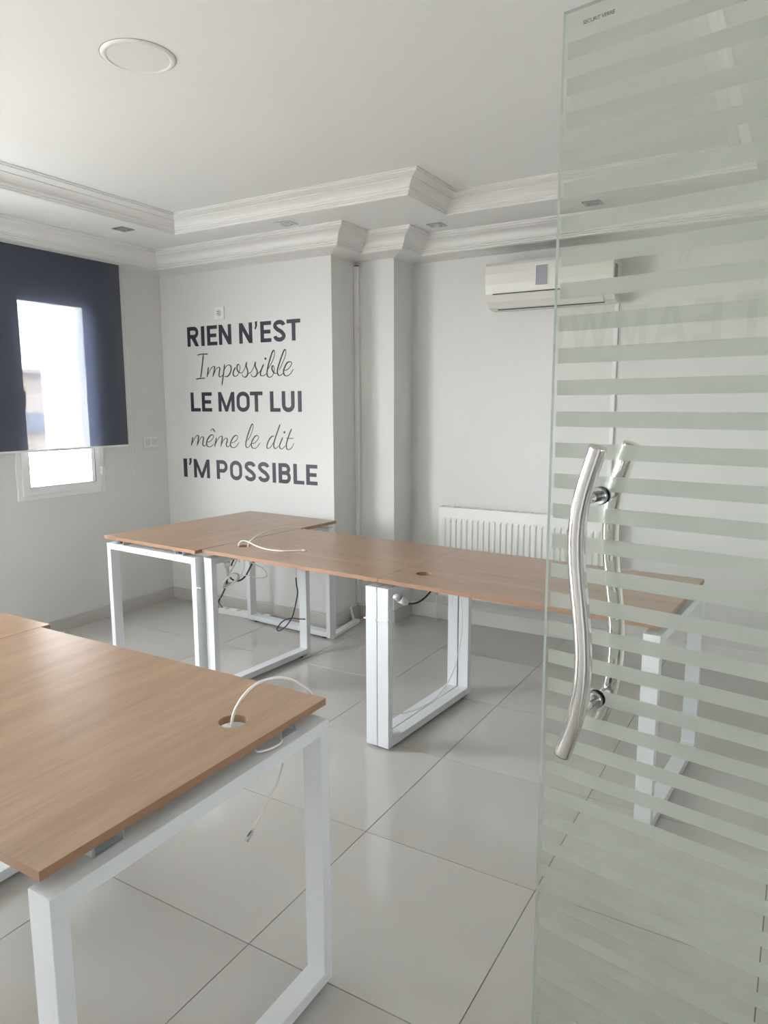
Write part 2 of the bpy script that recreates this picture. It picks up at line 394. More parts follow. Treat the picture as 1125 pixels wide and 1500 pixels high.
link('frame', bm, PVC, w3, bevel=.003); link('pane', B(-a_+.05, a_-.05, -.022, -.018, .05, h3-.05), PANE, w3)
portal(W3[0], W3[1], W3[2], W3[3], True); portal(W1[0], W1[1], W1[2], W1[3]); portal(W2[0], W2[1], W2[2], W2[3])

# roller blind in front of window 1
bl = thing('roller_blind', 'dark navy screen roller blind pulled halfway down over the window', 'blind', (XL+.066, -1.0, 2.34))
bx0, bx1 = -.48, .632
link('fabric', B(-.0004, .0004, bx0, bx1, 1.182-2.34, .06), BLIND, bl)
link('bottom_bar', B(-.006, .006, bx0, bx1, 1.170-2.34, 1.184-2.34), PVC, bl, bevel=.002)
bm = C((0-.018, bx0-.01, .034), (0-.018, bx1+.01, .034), .019); link('roller_tube', bm, PVC, bl, smooth=False)
ch = thing('blind_chain', 'thin white pull cord with a small weight hanging at the right of the navy blind', 'cord', (XL+.06, -.340, 1.0))
link('cord', T([(0, -.006, 1.36), (0, -.006, .6), (0, -.006, .04), (0, -.003, .004)], .0014, seg=6, n=2), CABW, ch)
link('cord', T([(0, .010, 1.36), (0, .010, .6), (0, .010, .04), (0, .004, .004)], .0014, seg=6, n=2), CABW, ch)
link('weight', C((0, 0, -.025), (0, 0, .028), .007, .004), PVC, ch)

# ------------------------------------------------------------------ outside
tag(link('ground', B(-90, XL-6, -60, 90, -7.2, -7), EXTG), 'pale ground far below the window', kind='structure')
tag(link('sun_blocker', B(-4.0, 3.5, -7.6, YF-.25, 2.45, 2.6), EXTW), 'unseen slab added above the window behind the camera to block the sun', kind='structure')  # slab added out of view, keeps sun out of the rear window
nb = thing('white_building', 'white rendered building close outside the window', 'building', (-5.4, 6.9, -7))
link('wall', B(-2.6, 2.6, -3.955, 9, 0, 16), EXTW, nb)
link('parapet', B(-2.7, 2.7, -4.05, 9.1, 16, 16.4), EXTW, nb)
fb = thing('far_building', 'distant low beige building seen through the window', 'building', (-42, 25, -7))
link('wall', B(-6, 4, -14, 14, 0, 9.1), EXTB, fb)
link('floor_band', B(4, 4.4, -14, 14, 6.9, 8.0), EXTW2, fb)
link('roof', B(-6.2, 4.5, -14.2, 14.2, 10.35, 10.6), EXTW, fb)
link('upper_wall', B(-5.5, 3.6, -13.5, 13.5, 9.1, 10.35), EXTB, fb)

# ------------------------------------------------------------------ lettering
def strokes(bm, pts, s, to3, closed=False, depth=.0006):
    """constant width ribbon with mitred joints; to3 maps (u,v)->3D front point and normal push"""
    P = [Vector(p) for p in pts]; n = len(P); L = []; Rr = []
    for i in range(n):
        a = P[(i-1)%n] if (closed or i > 0) else None; c = P[(i+1)%n] if (closed or i < n-1) else None
        d1 = (P[i]-a).normalized() if a is not None else (c-P[i]).normalized()
        d2 = (c-P[i]).normalized() if c is not None else d1
        n1 = Vector((-d1.y, d1.x)); n2 = Vector((-d2.y, d2.x)); m = (n1+n2)/(1+n1.dot(n2))
        w_ = s[i] if isinstance(s, list) else s
        L.append(P[i]+m*w_/2); Rr.append(P[i]-m*w_/2)
    for i in (range(n) if closed else range(n-1)):
        j = (i+1) % n
        poly(bm, [L[i], L[j], Rr[j], Rr[i]], to3, depth)
def poly(bm, pts, to3, depth=.0006):
    A = [bm.verts.new(to3(p[0], p[1], 0)) for p in pts]; Bv = [bm.verts.new(to3(p[0], p[1], depth)) for p in pts]; n = len(pts)
    bm.faces.new(A); bm.faces.new(Bv)
    for i in range(n): bm.faces.new((A[i], A[(i+1)%n], Bv[(i+1)%n], Bv[i]))
def arc(cx, cy, rx, ry, a0, a1, n=10):
    return [(cx+rx*math.cos(math.radians(a0+(a1-a0)*k/n)), cy+ry*math.sin(math.radians(a0+(a1-a0)*k/n))) for k in range(n+1)]
def glyph(ch, w, t=.2, h=.175):
    """bold condensed capitals in a box w x 1 (units of cap height): list of ('s',pts,width,closed) / ('p',pts)"""
    c = t/2; q = h/2; S = lambda p, wd=t, cl=False: ('s', p, wd, cl)
    if ch == 'I': return [S([(w/2, 0), (w/2, 1)], w)]
    if ch == 'L': return [S([(c, 0), (c, 1)]), S([(t, q), (w, q)], h)]
    if ch == 'E': return [S([(c, 0), (c, 1)]), S([(t, q), (w, q)], h), S([(t, .5), (w*.92, .5)], h), S([(t, 1-q), (w, 1-q)], h)]
    if ch == 'T': return [S([(w/2, 0), (w/2, 1-h)]), S([(0, 1-q), (w, 1-q)], h)]
    if ch == 'N': return [S([(c, 0), (c, 1)]), S([(w-c, 0), (w-c, 1)]), ('p', [(t, 1), (t, .62), (w-t, 0), (w-t, .38)])]
    if ch == 'M': return [S([(c*.95, 0), (c*.95, 1)], t*.95), S([(w-c*.95, 0), (w-c*.95, 1)], t*.95),
                          ('p', [(t*.95, 1), (t*.95, .60), (w/2-t*.36, 0), (w/2, .27)]), ('p', [(w-t*.95, 1), (w/2, .27), (w/2+t*.36, 0), (w-t*.95, .60)]),
                          ('p', [(w/2-t*.36, 0), (w/2, .27), (w/2+t*.36, 0)])]
    if ch == 'A': return [('p', [(0, 0), (t, 0), (w/2+.02, .93), (w/2+.02, 1), (w/2-.12, 1)]), ('p', [(w, 0), (w-t, 0), (w/2-.02, .93), (w/2-.02, 1), (w/2+.12, 1)]), S([(w*.24, .28), (w*.76, .28)], h)]
    if ch == 'W': return [('p', [(0, 1), (t*.95, 1), (w*.29, .3), (w*.34, 0), (w*.18, 0)]), ('p', [(w, 1), (w-t*.95, 1), (w*.71, .3), (w*.66, 0), (w*.82, 0)]),
                          ('p', [(w*.34, 0), (w*.27, .3), (w/2-t*.38, 1), (w/2, 1), (w/2, .75)]), ('p', [(w*.66, 0), (w*.73, .3), (w/2+t*.38, 1), (w/2, 1), (w/2, .75)])]
    if ch == 'K': return [S([(c, 0), (c, 1)]), ('p', [(t, .32), (t, .6), (w-t*1.05, 1), (w, 1)]), ('p', [(w*.42, .55), (w*.6, .72), (w, 0), (w-t*1.15, 0)])]
    if ch == 'O':
        r = w/2-c; return [S(arc(w/2, 1-q-.26, r, .26, 0, 180, 12)+arc(w/2, q+.26, r, .26, 180, 360, 12), (t+h)/2, True)]
    if ch == 'U':
        r = w/2-c; return [S([(c, 1)]+arc(w/2, q+.24, r, .24, 180, 360, 14)+[(w-c, 1)], t*.97)]
    if ch in 'PRB':
        hb = .5 if ch != 'P' else .44; mid = hb if ch != 'B' else .52
        yb = mid-q if ch == 'B' else (hb-q+.0); r = (1-h-(yb))/2; cy = 1-q-r; rx = min(r*1.05, w-c-t)
        o = [S([(c, 0), (c, 1)])]
        bowl = [(t, 1-q)]+arc(w-c-rx-(.03 if ch == 'B' else 0), cy, rx, r, 90, -90, 12)+[(t, cy-r)]
        o.append(S(bowl, (t+h)/2*.96))
        if ch == 'R': o.append(('p', [(w*.38, .40), (w*.70, .46), (w, 0), (w-t*1.12, 0)]))
        if ch == 'B':
            r2 = (cy-r-q)/2; o.append(S([(t, cy-r)]+arc(w-c-rx*1.0, q+r2, rx*1.0, r2, 90, -90, 12)+[(t, q)], (t+h)/2*.96))
        return o
    if ch == 'S':
        r = w/2-c; p = arc(w/2, .745, r, .168, 5, 90, 6)+arc(w/2, .745, r, .168, 90, 195, 8)[1:]+[(w*.34, .575), (w*.5, .515), (w*.67, .445)]+arc(w/2, .262, r, .175, 15, -90, 8)+arc(w/2, .262, r, .175, -90, -180, 6)[1:]
        return [S(p, (t+h)/2)]
    if ch == "'": return [('p', [(w*.25, 1.03), (w, 1.03), (w*.95, .82), (w*.45, .64), (0, .68), (w*.28, .80)])]
def put_glyphs(parent, letters, z0, hgt, y, m, sgn=1, depth=.0006):
    for ch, xa, xb in letters:
        w_ = abs(xb-xa)/hgt; bm = bmesh.new()
        to3 = lambda u, v, d: (xa+(u*hgt if xb > xa else -u*hgt), y-sgn*(.0002+d), z0+v*hgt)
        for q_, it in enumerate(glyph(ch, w_, .222, .182)):
            if it[0] == 's': strokes(bm, it[1], it[2], to3, it[3], depth+q_*.00012)
            else: poly(bm, it[1], to3, depth+q_*.00012)
        link('letter', bm, m, parent)

def plane_pt(x, y, Y):
    d = F_ + R_*((x-562.5)/1047.15) - U_*((y-750)/1047.15); c0 = CAM_POS; t = (Y-c0.y)/d.y
    return c0+d*t
quote = thing('wall_lettering', 'five lines of dark vinyl lettering beginning RIEN N\u2019EST on the white back wall', 'lettering', (0, 0, 0))
def line_letters(org, s, yr, items, z0, h, name):
    par = bpy.data.objects.new('text_line', None); COL.objects.link(par); par.parent = quote; par['label'] = name
    # horizontal positions of the vinyl letters along the wall
    L = [(c, plane_pt(org[0]+a*s, org[1]+yr(a)*s, Y1).x, plane_pt(org[0]+b*s, org[1]+yr(b)*s, Y1).x) for c, a, b in items]
    put_glyphs(par, L, z0, h, Y1, VINYL)
line_letters((265, 460), 185/1125, lambda a: 203-.06*(a-57), [('R', 57, 158), ('I', 180, 210), ('E', 233, 323), ('N', 338, 449), ('N', 519, 636), ("'", 656, 682), ('E', 708, 805), ('S', 822, 933), ('T', 943, 1065)], 1.857, .134, 'bold capitals RIEN N\u2019EST')
line_letters((270, 565), .16, lambda a: 148, [('L', 60, 148), ('E', 161, 253), ('M', 312, 460), ('O', 478, 600), ('T', 603, 718), ('L', 785, 880), ('U', 893, 1011), ('I', 1040, 1075)], 1.404, .134, 'bold capitals LE MOT LUI')
line_letters((262, 665), 210/1125, lambda a: 108+.05*(a-40), [('I', 39, 67), ("'", 80, 104), ('M', 119, 243), ('P', 297, 385), ('O', 401, 498), ('S', 516, 605), ('S', 621, 713), ('I', 735, 762), ('B', 783, 880), ('L', 899, 984), ('E', 999, 1088)], .931, .134, 'bold capitals I\u2019M POSSIBLE')

def script_line(org, s, chars, name, wmax=.0105, wmin=.0046):
    par = bpy.data.objects.new('text_line', None); COL.objects.link(par); par.parent = quote; par['label'] = name
    for strk in [[q for q in c_ if q[0] not in ('hat', 'dot')] for c_ in chars]+[[q] for c_ in chars for q in c_ if q[0] in ('hat', 'dot')]:
        bm = bmesh.new(); mark = strk[0][0] in ('hat', 'dot')
        for st in strk:
            if st[0] == 'hat': st = st[1]
            if st[0] == 'dot':
                c0 = plane_pt(org[0]+st[1]*s, org[1]+st[2]*s, Y1); r = st[3]*s*.0042
                poly(bm, [(c0.x+r*math.cos(a*PI/6), c0.z+r*math.sin(a*PI/6)) for a in range(12)], lambda u, v, d: (u, Y1-.0002-d, v)); continue
            P = [plane_pt(org[0]+x*s, org[1]+y*s, Y1) for x, y in st]
            P = catmull([(p.x, p.z, 0) for p in P], 6); P = [Vector((p.x, p.y)) for p in P]
            ws = []
            for i in range(len(P)):
                d = (P[min(i+1, len(P)-1)]-P[max(i-1, 0)]).normalized()
                dn = max(0, -d.y*1.1-d.x*.15); e = min(1, i/3+.45, (len(P)-1-i)/3+.45)
                ws.append((wmin+(wmax-wmin)*min(1, dn+.1))*e)
            strokes(bm, [(p.x, p.y) for p in P], ws, lambda u, v, d: (u, Y1-.0002-d, v))
        link('letter_mark' if mark else 'letter', bm, VINYLB, par)
script_line((280, 508), 160/1125, [
  [[(65,86),(90,77),(130,74),(176,73)], [(65,89),(95,79),(130,77),(174,76)], [(127,76),(118,160),(108,250),(98,320)], [(50,333),(78,326),(110,324),(147,321)], [(52,336),(80,330),(110,327),(143,324)]],
  [[(178,208),(172,260),(165,312)], [(167,300),(195,240),(222,207),(241,205),(238,245),(224,312)], [(228,300),(255,235),(280,212),(296,222),(290,262),(289,300),(305,310),(325,290)]],
  [[(345,178),(338,240),(328,320),(317,398)], [(336,250),(358,205),(388,187),(410,203),(409,250),(388,293),(362,308),(340,302)]],
  [[(458,210),(438,250),(434,285),(452,305),(480,290),(498,250),(503,205),(491,182),(476,192),(474,230),(492,262),(525,272)]],
  [[(520,275),(550,230),(568,162),(568,200),(583,250),(580,290),(558,312),(535,305),(525,280)]],
  [[(580,280),(615,262),(643,215),(660,158),(661,200),(680,250),(675,290),(650,309),(624,300),(617,275)]],
  [[(678,282),(700,265),(722,235)], [(748,178),(730,220),(715,265),(718,295),(745,298),(778,275)], ('dot', 765, 122, 14)],
  [[(785,240),(815,190),(845,130),(860,65),(853,35),(833,65),(800,170),(783,250),(785,295),(805,313),(835,300),(855,250),(850,198),(834,205),(836,240),(860,272),(895,270)]],
  [[(905,245),(935,180),(968,100),(977,45),(966,28),(945,65),(905,180),(888,250),(898,290),(920,294),(950,272)]],
  [[(955,245),(990,235),(1020,205),(1036,170),(1020,154),(990,165),(962,215),(952,258),(963,292),(990,300),(1025,275),(1053,228)]]], 'slanted handwriting Impossible')
script_line((272, 616), 100/1125, [
  [[(120,272),(108,340),(95,415)], [(97,400),(140,310),(180,252),(208,248),(212,285),(190,415)], [(192,408),(230,320),(262,272),(290,275),(292,315),(282,380),(293,415),(318,418),(348,390)]],
  [[(355,358),(400,345),(445,300),(458,255),(435,235),(392,265),(352,335),(348,395),(375,433),(425,425),(462,385)], ('hat', [(408,172),(428,150),(445,136),(465,160),(482,190)])],
  [[(508,280),(495,350),(478,432)], [(480,415),(520,330),(565,267),(596,258),(602,295),(580,434)], [(580,422),(610,350),(648,297),(680,295),(686,335),(670,390),(683,430),(710,428),(745,385)]],
  [[(750,372),(800,355),(845,312),(857,265),(835,244),(790,270),(748,345),(738,400),(765,444),(825,435),(885,355)]]], 'slanted handwriting m\u00eame')
script_line((352, 616), .08, [
  [[(130,372),(180,290),(225,170),(238,95),(224,62),(195,110),(140,260),(106,390),(103,460),(125,496),(160,480),(200,420)]],
  [[(205,425),(265,410),(318,352),(336,305),(312,275),(268,293),(214,385),(203,455),(232,506),(300,495),(368,400)]]], 'slanted handwriting le', .0098)
script_line((352, 616), .08, [
  [[(622,292),(592,285),(542,330),(497,425),(488,488),(512,512),(558,482),(610,400)], [(730,66),(690,180),(642,320),(614,430),(620,492),(652,513),(702,465)]],
  [[(780,305),(742,395),(718,465),(732,508),(772,518),(832,455)], ('dot', 808, 215, 24)],
  [[(942,150),(900,250),(857,380),(843,465),(856,522),(895,533),(945,492),(987,408)], [(838,324),(900,328),(985,324)]]], 'slanted handwriting dit', .0098)

# lettering on the wall behind the camera (only its reflection shows in the door)
tw = thing('team_lettering', 'dark vinyl word TEAMWORK on the wall behind the camera, faintly reflected in the glass door', 'lettering', (0, 0, 0))
xs_ = [('T', .74, .58), ('E', .515, .375), ('A', .345, .155), ('M', .12, -.07), ('W', -.10, -.37), ('O', -.41, -.57), ('R', -.60, -.76), ('K', -.79, -.96)]
put_glyphs(tw, xs_, 1.755, .213, YF, VINYLG, sgn=-1, depth=.001)
bm = bmesh.new()
for k in range(2):
    x = .335-.035*k; strokes(bm, [(x, 2.205), (x-.022, 2.172), (x, 2.14)], .012, lambda u, v, d: (u, YF+.0002+d, v), depth=.001)
link('quotation_mark', bm, VINYLG, tw)

# ------------------------------------------------------------------ glass door
PHI = -.1729; GP = Vector((1.402, -2.43, 0))
dr = thing('door_1', 'open frameless glass door with horizontal frosted bands and curved chrome pull handles', None, GP, PHI, kind='structure')
DW, DT = .885, .010
bm = bmesh.new(); box(bm, 0, DW, 0, DT, .008, 2.10)
for f in bm.faces:
    n_ = f.calc_center_median()
    if abs(n_.y-DT/2) < .001: f.material_index = 1
gp = link('glass_panel', bm, GLASS, dr, mats=[GLASS, GEDGE])
sp = .05628
for k in range(-12, 26):
    zt = 1.4351-k*sp; zb = zt-.0274
    if zt > 2.095 or zb < .02: continue
    bm = bmesh.new()
    vv = [bm.verts.new(p) for p in ((.005, DT+.0004, zb), (DW-.005, DT+.0004, zb), (DW-.005, DT+.0004, zt), (.005, DT+.0004, zt))]; bm.faces.new(vv)
    link('frosted_band', bm, FROST, dr)
# curved double pull handle; local x along the glass, -y toward the camera
import_pts = [(877,654),(868,678),(860.5,702.6),(854,727),(848.5,748),(846,766),(844.2,792),(844.8,818),(846,843),(848.3,868),(851,895),(853,922),(854,950),(854.2,973),(853.3,995),(851,1017),(846.5,1037),(841,1056),(834.5,1076),(829,1091),(823.5,1105)]
nrm = Vector((-math.sin(PHI), math.cos(PHI), 0)); udir = Vector((math.cos(PHI), math.sin(PHI), 0))
hp = []
for x, y in import_pts:
    d = F_ + R_*((x-562.5)/1047.15) - U_*((y-750)/1047.15); c0 = CAM_POS; Q0 = GP-nrm*.07
    t = (Q0-c0).dot(nrm)/d.dot(nrm); q = c0+d*t; hp.append(((q-GP).dot(udir), q.z))
import numpy as np
pf = np.polyfit([(z-1.1)*3 for x, z in hp], [x for x, z in hp], 7)
z_a, z_b = hp[0][1], hp[-1][1]
hp = [(float(np.polyval(pf, ((z_a+(z_b-z_a)*k/24)-1.1)*3)), z_a+(z_b-z_a)*k/24) for k in range(25)]
zt_, zb_ = 1.288, .912
def xat(z):
    return min(hp, key=lambda p: abs(p[1]-z))[0]
for side, lab in ((-1, 'front chrome pull handle bent in an S, on the camera side of the glass'), (1, 'rear chrome pull handle seen through the glass')):
    off = -.07 if side < 0 else DT+.062
    h_ = link('pull_handle', T([(x, off, z) for x, z in hp], .0152, seg=24, n=5), CHROME, dr); h_['label'] = lab
    for z in (zt_, zb_):
        x = xat(z); y0 = off; y1 = 0 if side < 0 else DT
        link('standoff', C((x, y0, z), (x, y1+side*.003, z), .0095, seg=20), CHROME, h_)
        link('washer', C((x, y1+side*.0075, z), (x, y1+side*.0003, z), .0150, .0165, seg=24), NICK, h_)
# small etched marking in the upper corner
cu = bpy.data.curves.new('etched_marking', 'FONT'); cu.body = 'SECURIT VERRE'; cu.size = .0085; cu.extrude = .0001
cu.space_character = .92
tmp = bpy.data.objects.new('etched_marking', cu); COL.objects.link(tmp)
bpy.context.view_layer.update()
me = bpy.data.meshes.new_from_object(tmp.evaluated_get(bpy.context.evaluated_depsgraph_get())); bpy.data.objects.remove(tmp)
me.materials.clear(); me.materials.append(DARK)
mk = bpy.data.objects.new('etched_marking', me); COL.objects.link(mk); mk.parent = dr
mk.rotation_euler = (PI/2, 0, 0); mk.location = (.036, -.0006, 2.0695)
# top patch fitting and floor pivot at the hinge side
link('pivot_fitting', B(DW-.16, DW, -.012, DT+.012, 2.045, 2.10), NICK, dr, bevel=.002)
link('pivot_fitting', B(DW-.16, DW, -.012, DT+.012, .008, .06), NICK, dr, bevel=.002)
link('floor_spring', B(DW-.20, DW+.02, -.05, .06, .0004, .006), NICK, dr)

# ------------------------------------------------------------------ desks
TZ, TT, FT, FB = .745, .017, .705, .012       # top height, top thickness, frame top, frame bottom
def tabletop(L, D, hole, wmat, parent, hr=.033):
    if hole is None:
        bm = bmesh.new(); box(bm, 0, L, 0, D, TZ-TT, TZ)
        for f in bm.faces:
            if abs(f.calc_center_median().z-TZ+TT/2) < .001: f.material_index = 1
        return link('tabletop', bm, wmat, parent, mats=[wmat, EDGE])
    bm = bmesh.new(); nseg = 32
    sq = []                                                   # outer points, matching the hole angle by angle
    hx, hy = hole
    angs = sorted(set([2*PI*k/nseg for k in range(nseg)]+[math.atan2(cy-hy, cx-hx) % (2*PI) for cx in (0, L) for cy in (0, D)]))
    outer, inner = [], []
    for a in angs:
        c, s = math.cos(a), math.sin(a); t = 1e9
        if c > 1e-9: t = min(t, (L-hx)/c)
        if c < -1e-9: t = min(t, -hx/c)
        if s > 1e-9: t = min(t, (D-hy)/s)
        if s < -1e-9: t = min(t, -hy/s)
        outer.append((hx+c*t, hy+s*t)); inner.append((hx+c*hr, hy+s*hr))
    n = len(angs); V = {}
    for nm, pts, z in (('ot', outer, TZ), ('it', inner, TZ), ('ob', outer, TZ-TT), ('ib', inner, TZ-TT)):
        V[nm] = [bm.verts.new((x, y, z)) for x, y in pts]
    for i in range(n):
        j = (i+1) % n
        bm.faces.new((V['it'][i], V['ot'][i], V['ot'][j], V['it'][j])); bm.faces.new((V['ib'][j], V['ob'][j], V['ob'][i], V['ib'][i]))
        bm.faces.new((V['ot'][i], V['ob'][i], V['ob'][j], V['ot'][j])).material_index = 1
        bm.faces.new((V['it'][j], V['ib'][j], V['ib'][i], V['it'][i])).material_index = 1
    return link('tabletop', bm, wmat, parent, mats=[wmat, EDGE])
def leg_frame(u0, u1, w0, w1, parent, t=.032):
    bm = bmesh.new()
    o = [(w0, FB), (w1, FB), (w1, FT), (w0, FT)]; i_ = [(w0+t, FB+t), (w1-t, FB+t), (w1-t, FT-t), (w0+t, FT-t)]
    V = [[bm.verts.new((u, p[0], p[1])) for p in q] for q in (o, i_) for u in (u0, u1)]   # o@u0,o@u1,i@u0,i@u1
    for k in range(4):
        m_ = (k+1) % 4
        bm.faces.new((V[0][k], V[0][m_], V[1][m_], V[1][k])); bm.faces.new((V[2][k], V[3][k], V[3][m_], V[2][m_]))
        bm.faces.new((V[0][k], V[2][k], V[2][m_], V[0][m_])); bm.faces.new((V[1][k], V[1][m_], V[3][m_], V[3][k]))
    f = link('leg_frame', bm, WHITE, parent, bevel=.0015)
    for w_ in (w0+.065, w1-.065):
        bm = bmesh.new(); cyl(bm, ((u0+u1)/2, w_, .0004), ((u0+u1)/2, w_, .008), .019, .017, seg=20); cyl(bm, ((u0+u1)/2, w_, .008), ((u0+u1)/2, w_, FB), .008, seg=12)
        link('foot', bm, BLACK, f)
    return f
def beam(u0, u1, w0, w1, parent, t=.0022):
    bm = bmesh.new(); z0, z1 = FT+.0002, TZ-TT-.0002
    box(bm, u0, u1, w0, w0+t, z0, z1); box(bm, u0, u1, w1-t, w1, z0, z1)
    box(bm, u0, u1, w0+t, w1-t, z0, z0+t); box(bm, u0, u1, w0+t, w1-t, z1-t, z1)
    return link('crossbeam', bm, WHITE, parent)
def desk(lab, loc, yaw, L, D, hole, wmat, fr, fw, bw, be):
    d = thing('desk', lab, 'desk', (loc[0], loc[1], 0), yaw, 'white framed oak laminate office desks')
    tabletop(L, D, hole, wmat, d)
    for u0, u1 in fr: leg_frame(u0, u1, fw[0], fw[1], d)
    t_ = .003
    for w0, w1 in bw:
        b = beam(be[0], be[1], w0, w1, d)
        for e in be:
            s = -1 if e > L/2 else 1
            e1 = e-s*.002; a0, a1, c0, c1 = w0-.0008, w1+.0008, FT+.0001, TZ-TT-.0001
            bm = bmesh.new(); box(bm, min(e,e1), max(e,e1), a0, a0+.0036, c0, c1); box(bm, min(e,e1), max(e,e1), a1-.0036, a1, c0, c1)
            box(bm, min(e,e1), max(e,e1), a0+.0036, a1-.0036, c0, c0+.0032); box(bm, min(e,e1), max(e,e1), a0+.0036, a1-.0036, c1-.0032, c1)
            link('end_rim', bm, ZINC, b)
            link('end_shade', B(e-.03 if s < 0 else e+.02, e-.02 if s < 0 else e+.03, w0+t_, w1-t_, FT+t_, TZ-TT-t_), DARK, b)  # dark plate painted as the shade inside the hollow beam
    return d
PW = .055
dA = desk('far left oak desk standing end-on in the corner below the wall lettering', (-.7335, -1.2345), 1.4948, 1.104, .7433, None, WOODX, [(.003, .003+PW), (1.104-PW-.012, 1.104-.012)], (.006, .728), [(.10, .16), (.585, .645)], (.010, 1.09))
dB = desk('middle oak desk of the back row with white cables coming out of its grommet hole', (-.7220, -1.1985), -.070, 1.056, .732, (.11, .180), WOODX, [(.004, .004+PW), (1.056-.063, 1.056-.008)], (.004, .735), [(.10, .16), (.58, .64)], (.012, 1.045))
dC = desk('right oak desk of the back row, its end seen through the glass door', (.3331, -1.2725), -.0695, 1.107, .732, (.112, .178), WOODX, [(-.006, -.006+PW), (1.107-.048, 1.107+.008)], (.004, .740), [(.10, .16), (.58, .64)], (.012, 1.095))
dD = desk('large foreground oak desk at lower left with a white cable looping from its hole', (-.268, -3.1265), 0.0, 1.115, .757, (1.009, .547), WOODY, [(.002, .002+PW), (1.115-.034, 1.115+.021)], (.0, .738), [(.100, .162), (.592, .645)], (.012, 1.107))
dE = desk('partly hidden oak desk abutting the left end of the foreground desk', (-1.370, -3.092), 0.0, 1.099, .757, (.95, .547), WOODY, [(.002, .002+PW), (1.098-.060, 1.098-.004)], (.0, .738), [(.100, .162), (.592, .645)], (.012, 1.085))
for d_ in (dA, dB, dC, dD, dE): del d_['group']

# ------------------------------------------------------------------ cables
def cable(name, lab, pts, r, m, cat='cable', conn=None, n=8):
    t = thing(name, lab, cat, tuple(pts[0])); b = Vector(pts[0])
    link('cord', T([Vector(p)-b for p in pts], r, seg=8, n=n), m, t)
    if conn:
        p = Vector(pts[-1])-b; q = Vector(pts[-2])-b; d = (p-q).normalized()
        link('connector', C(p-d*.002, p+d*.022, r*2.1, r*1.6, seg=8), conn, t)
    return t
cable('network_cable', 'white cable arching up out of the foreground desk hole and over its edge',
      [(.735, -2.577, .60), (.737, -2.580, .70), (.742, -2.583, .752), (.748, -2.560, .790), (.755, -2.515, .812), (.768, -2.462, .812), (.779, -2.420, .796), (.787, -2.388, .772), (.792, -2.358, .744), (.794, -2.345, .720), (.795, -2.343, .700)], .0034, CABW)
cable('loose_cable', 'thin white cable hanging below the foreground desk with a bare connector end',
      [(.775, -2.545, .695), (.800, -2.575, .7105), (.838, -2.612, .7115), (.858, -2.578, .7125), (.853, -2.548, .7135), (.800, -2.53, .7095), (.778, -2.505, .690), (.785, -2.47, .640), (.785, -2.463, .60), (.783, -2.495, .55), (.780, -2.575, .485)], .0026, CABW, conn=ZINC)
cable('network_cable', 'white cable curving across the middle desk top from the grommet hole, nearest strand',
      [(-.632, -1.035, .66), (-.632, -1.035, .745), (-.628, -1.030, .762), (-.610, -1.025, .772), (-.580, -1.020, .768), (-.52, -1.035, .757), (-.44, -1.05, .750), (-.36, -1.045, .7485), (-.305, -1.012, .7485), (-.268, -.985, .7485)], .0032, CABW, conn=PVC)
cable('network_cable', 'white cable arching high over the middle desk top behind the nearer strand',
      [(-.600, -1.005, .66), (-.598, -1.002, .745), (-.590, -.975, .775), (-.585, -.90, .795), (-.585, -.80, .800), (-.600, -.68, .790), (-.615, -.58, .770), (-.620, -.52, .752), (-.622, -.49, .749)], .0028, CABW)
# coiled white extension lead hanging with its plug
cl = thing('coiled_extension_lead', 'bundled white extension cable with plug hanging under the middle desk', 'cable', (-.62, -1.02, .60))
Vx = Vector((.86, .51, 0)); base = Vector((-.62, -1.02, .58))
def cpt(x, y, dep=0):    # picture-plane helper for hanging leads, at the depth of the desk's grommet
    d = F_ + R_*((x-562.5)/1047.15) - U_*((y-750)/1047.15); c0 = CAM_POS
    t = (base-c0).dot(Vector((-.5, .86, 0)))/d.dot(Vector((-.5, .86, 0))); return c0+d*(t+dep)
o0 = Vector((-.62, -1.02, .60))
for k in range(5):
    cx, cy, rx, ry = 337+k*1.0, 850.5-k*.8, 13.5-k*.9, 8.5+k*.35; an = -.75+.09*k; pts = []
    for a in range(17):
        t = 2*PI*a/16; ex, ey = rx*math.cos(t), ry*.62*math.sin(t)
        pts.append(cpt(cx+ex*math.cos(an)-ey*math.sin(an), cy+ex*math.sin(an)+ey*math.cos(an), .012*(k-2)+.004*math.sin(3*t))-o0)
    link('coil', T(pts, .0052, seg=8, n=4), CABW, cl)
link('cord', T([p-o0 for p in (cpt(348,816), cpt(344,826), cpt(338,836), cpt(334,842))], .0036, seg=8), CABW, cl)
link('cord', T([p-o0 for p in (cpt(358,818), cpt(357,832), cpt(353,842), cpt(348,846))], .003, seg=8), CABW, cl)
link('cord', T([p-o0 for p in (cpt(351,844), cpt(362,843), cpt(376,846.5), cpt(388,846), cpt(390,840), cpt(384,832), cpt(370,825), cpt(362,818))], .003, seg=8), CABW, cl)
bm = bmesh.new(); cyl(bm, cpt(332,823)-o0, cpt(331.5,829)-o0, .017, .018, seg=16); cyl(bm, cpt(331.5,829)-o0, cpt(334,841)-o0, .013, .008, seg=16); link('plug', bm, PVC, cl)
b1 = thing('black_cable', 'black cord looping behind the coiled white lead under the middle desk', 'cable', tuple(cpt(371,822)))
o1 = cpt(371, 822, .01)
b1.location = o1
link('cord', T([cpt(x, y, .01)-o1 for x, y in ((371,822),(366,832),(360,843),(353,849.5),(346,851),(339,848),(334.5,843),(332,853),(329,863),(324,874),(320.5,882))]+[Vector((-1.640, -.115, .052))-o1, Vector((-1.645, -.110, .045))-o1], .0042, seg=8), CABB, b1)
b2 = thing('black_cable', 'short black cord dipping from the plug beneath the middle desk edge', 'cable', tuple(cpt(329, 822)))
o2 = cpt(329, 822, .02); b2.location = o2
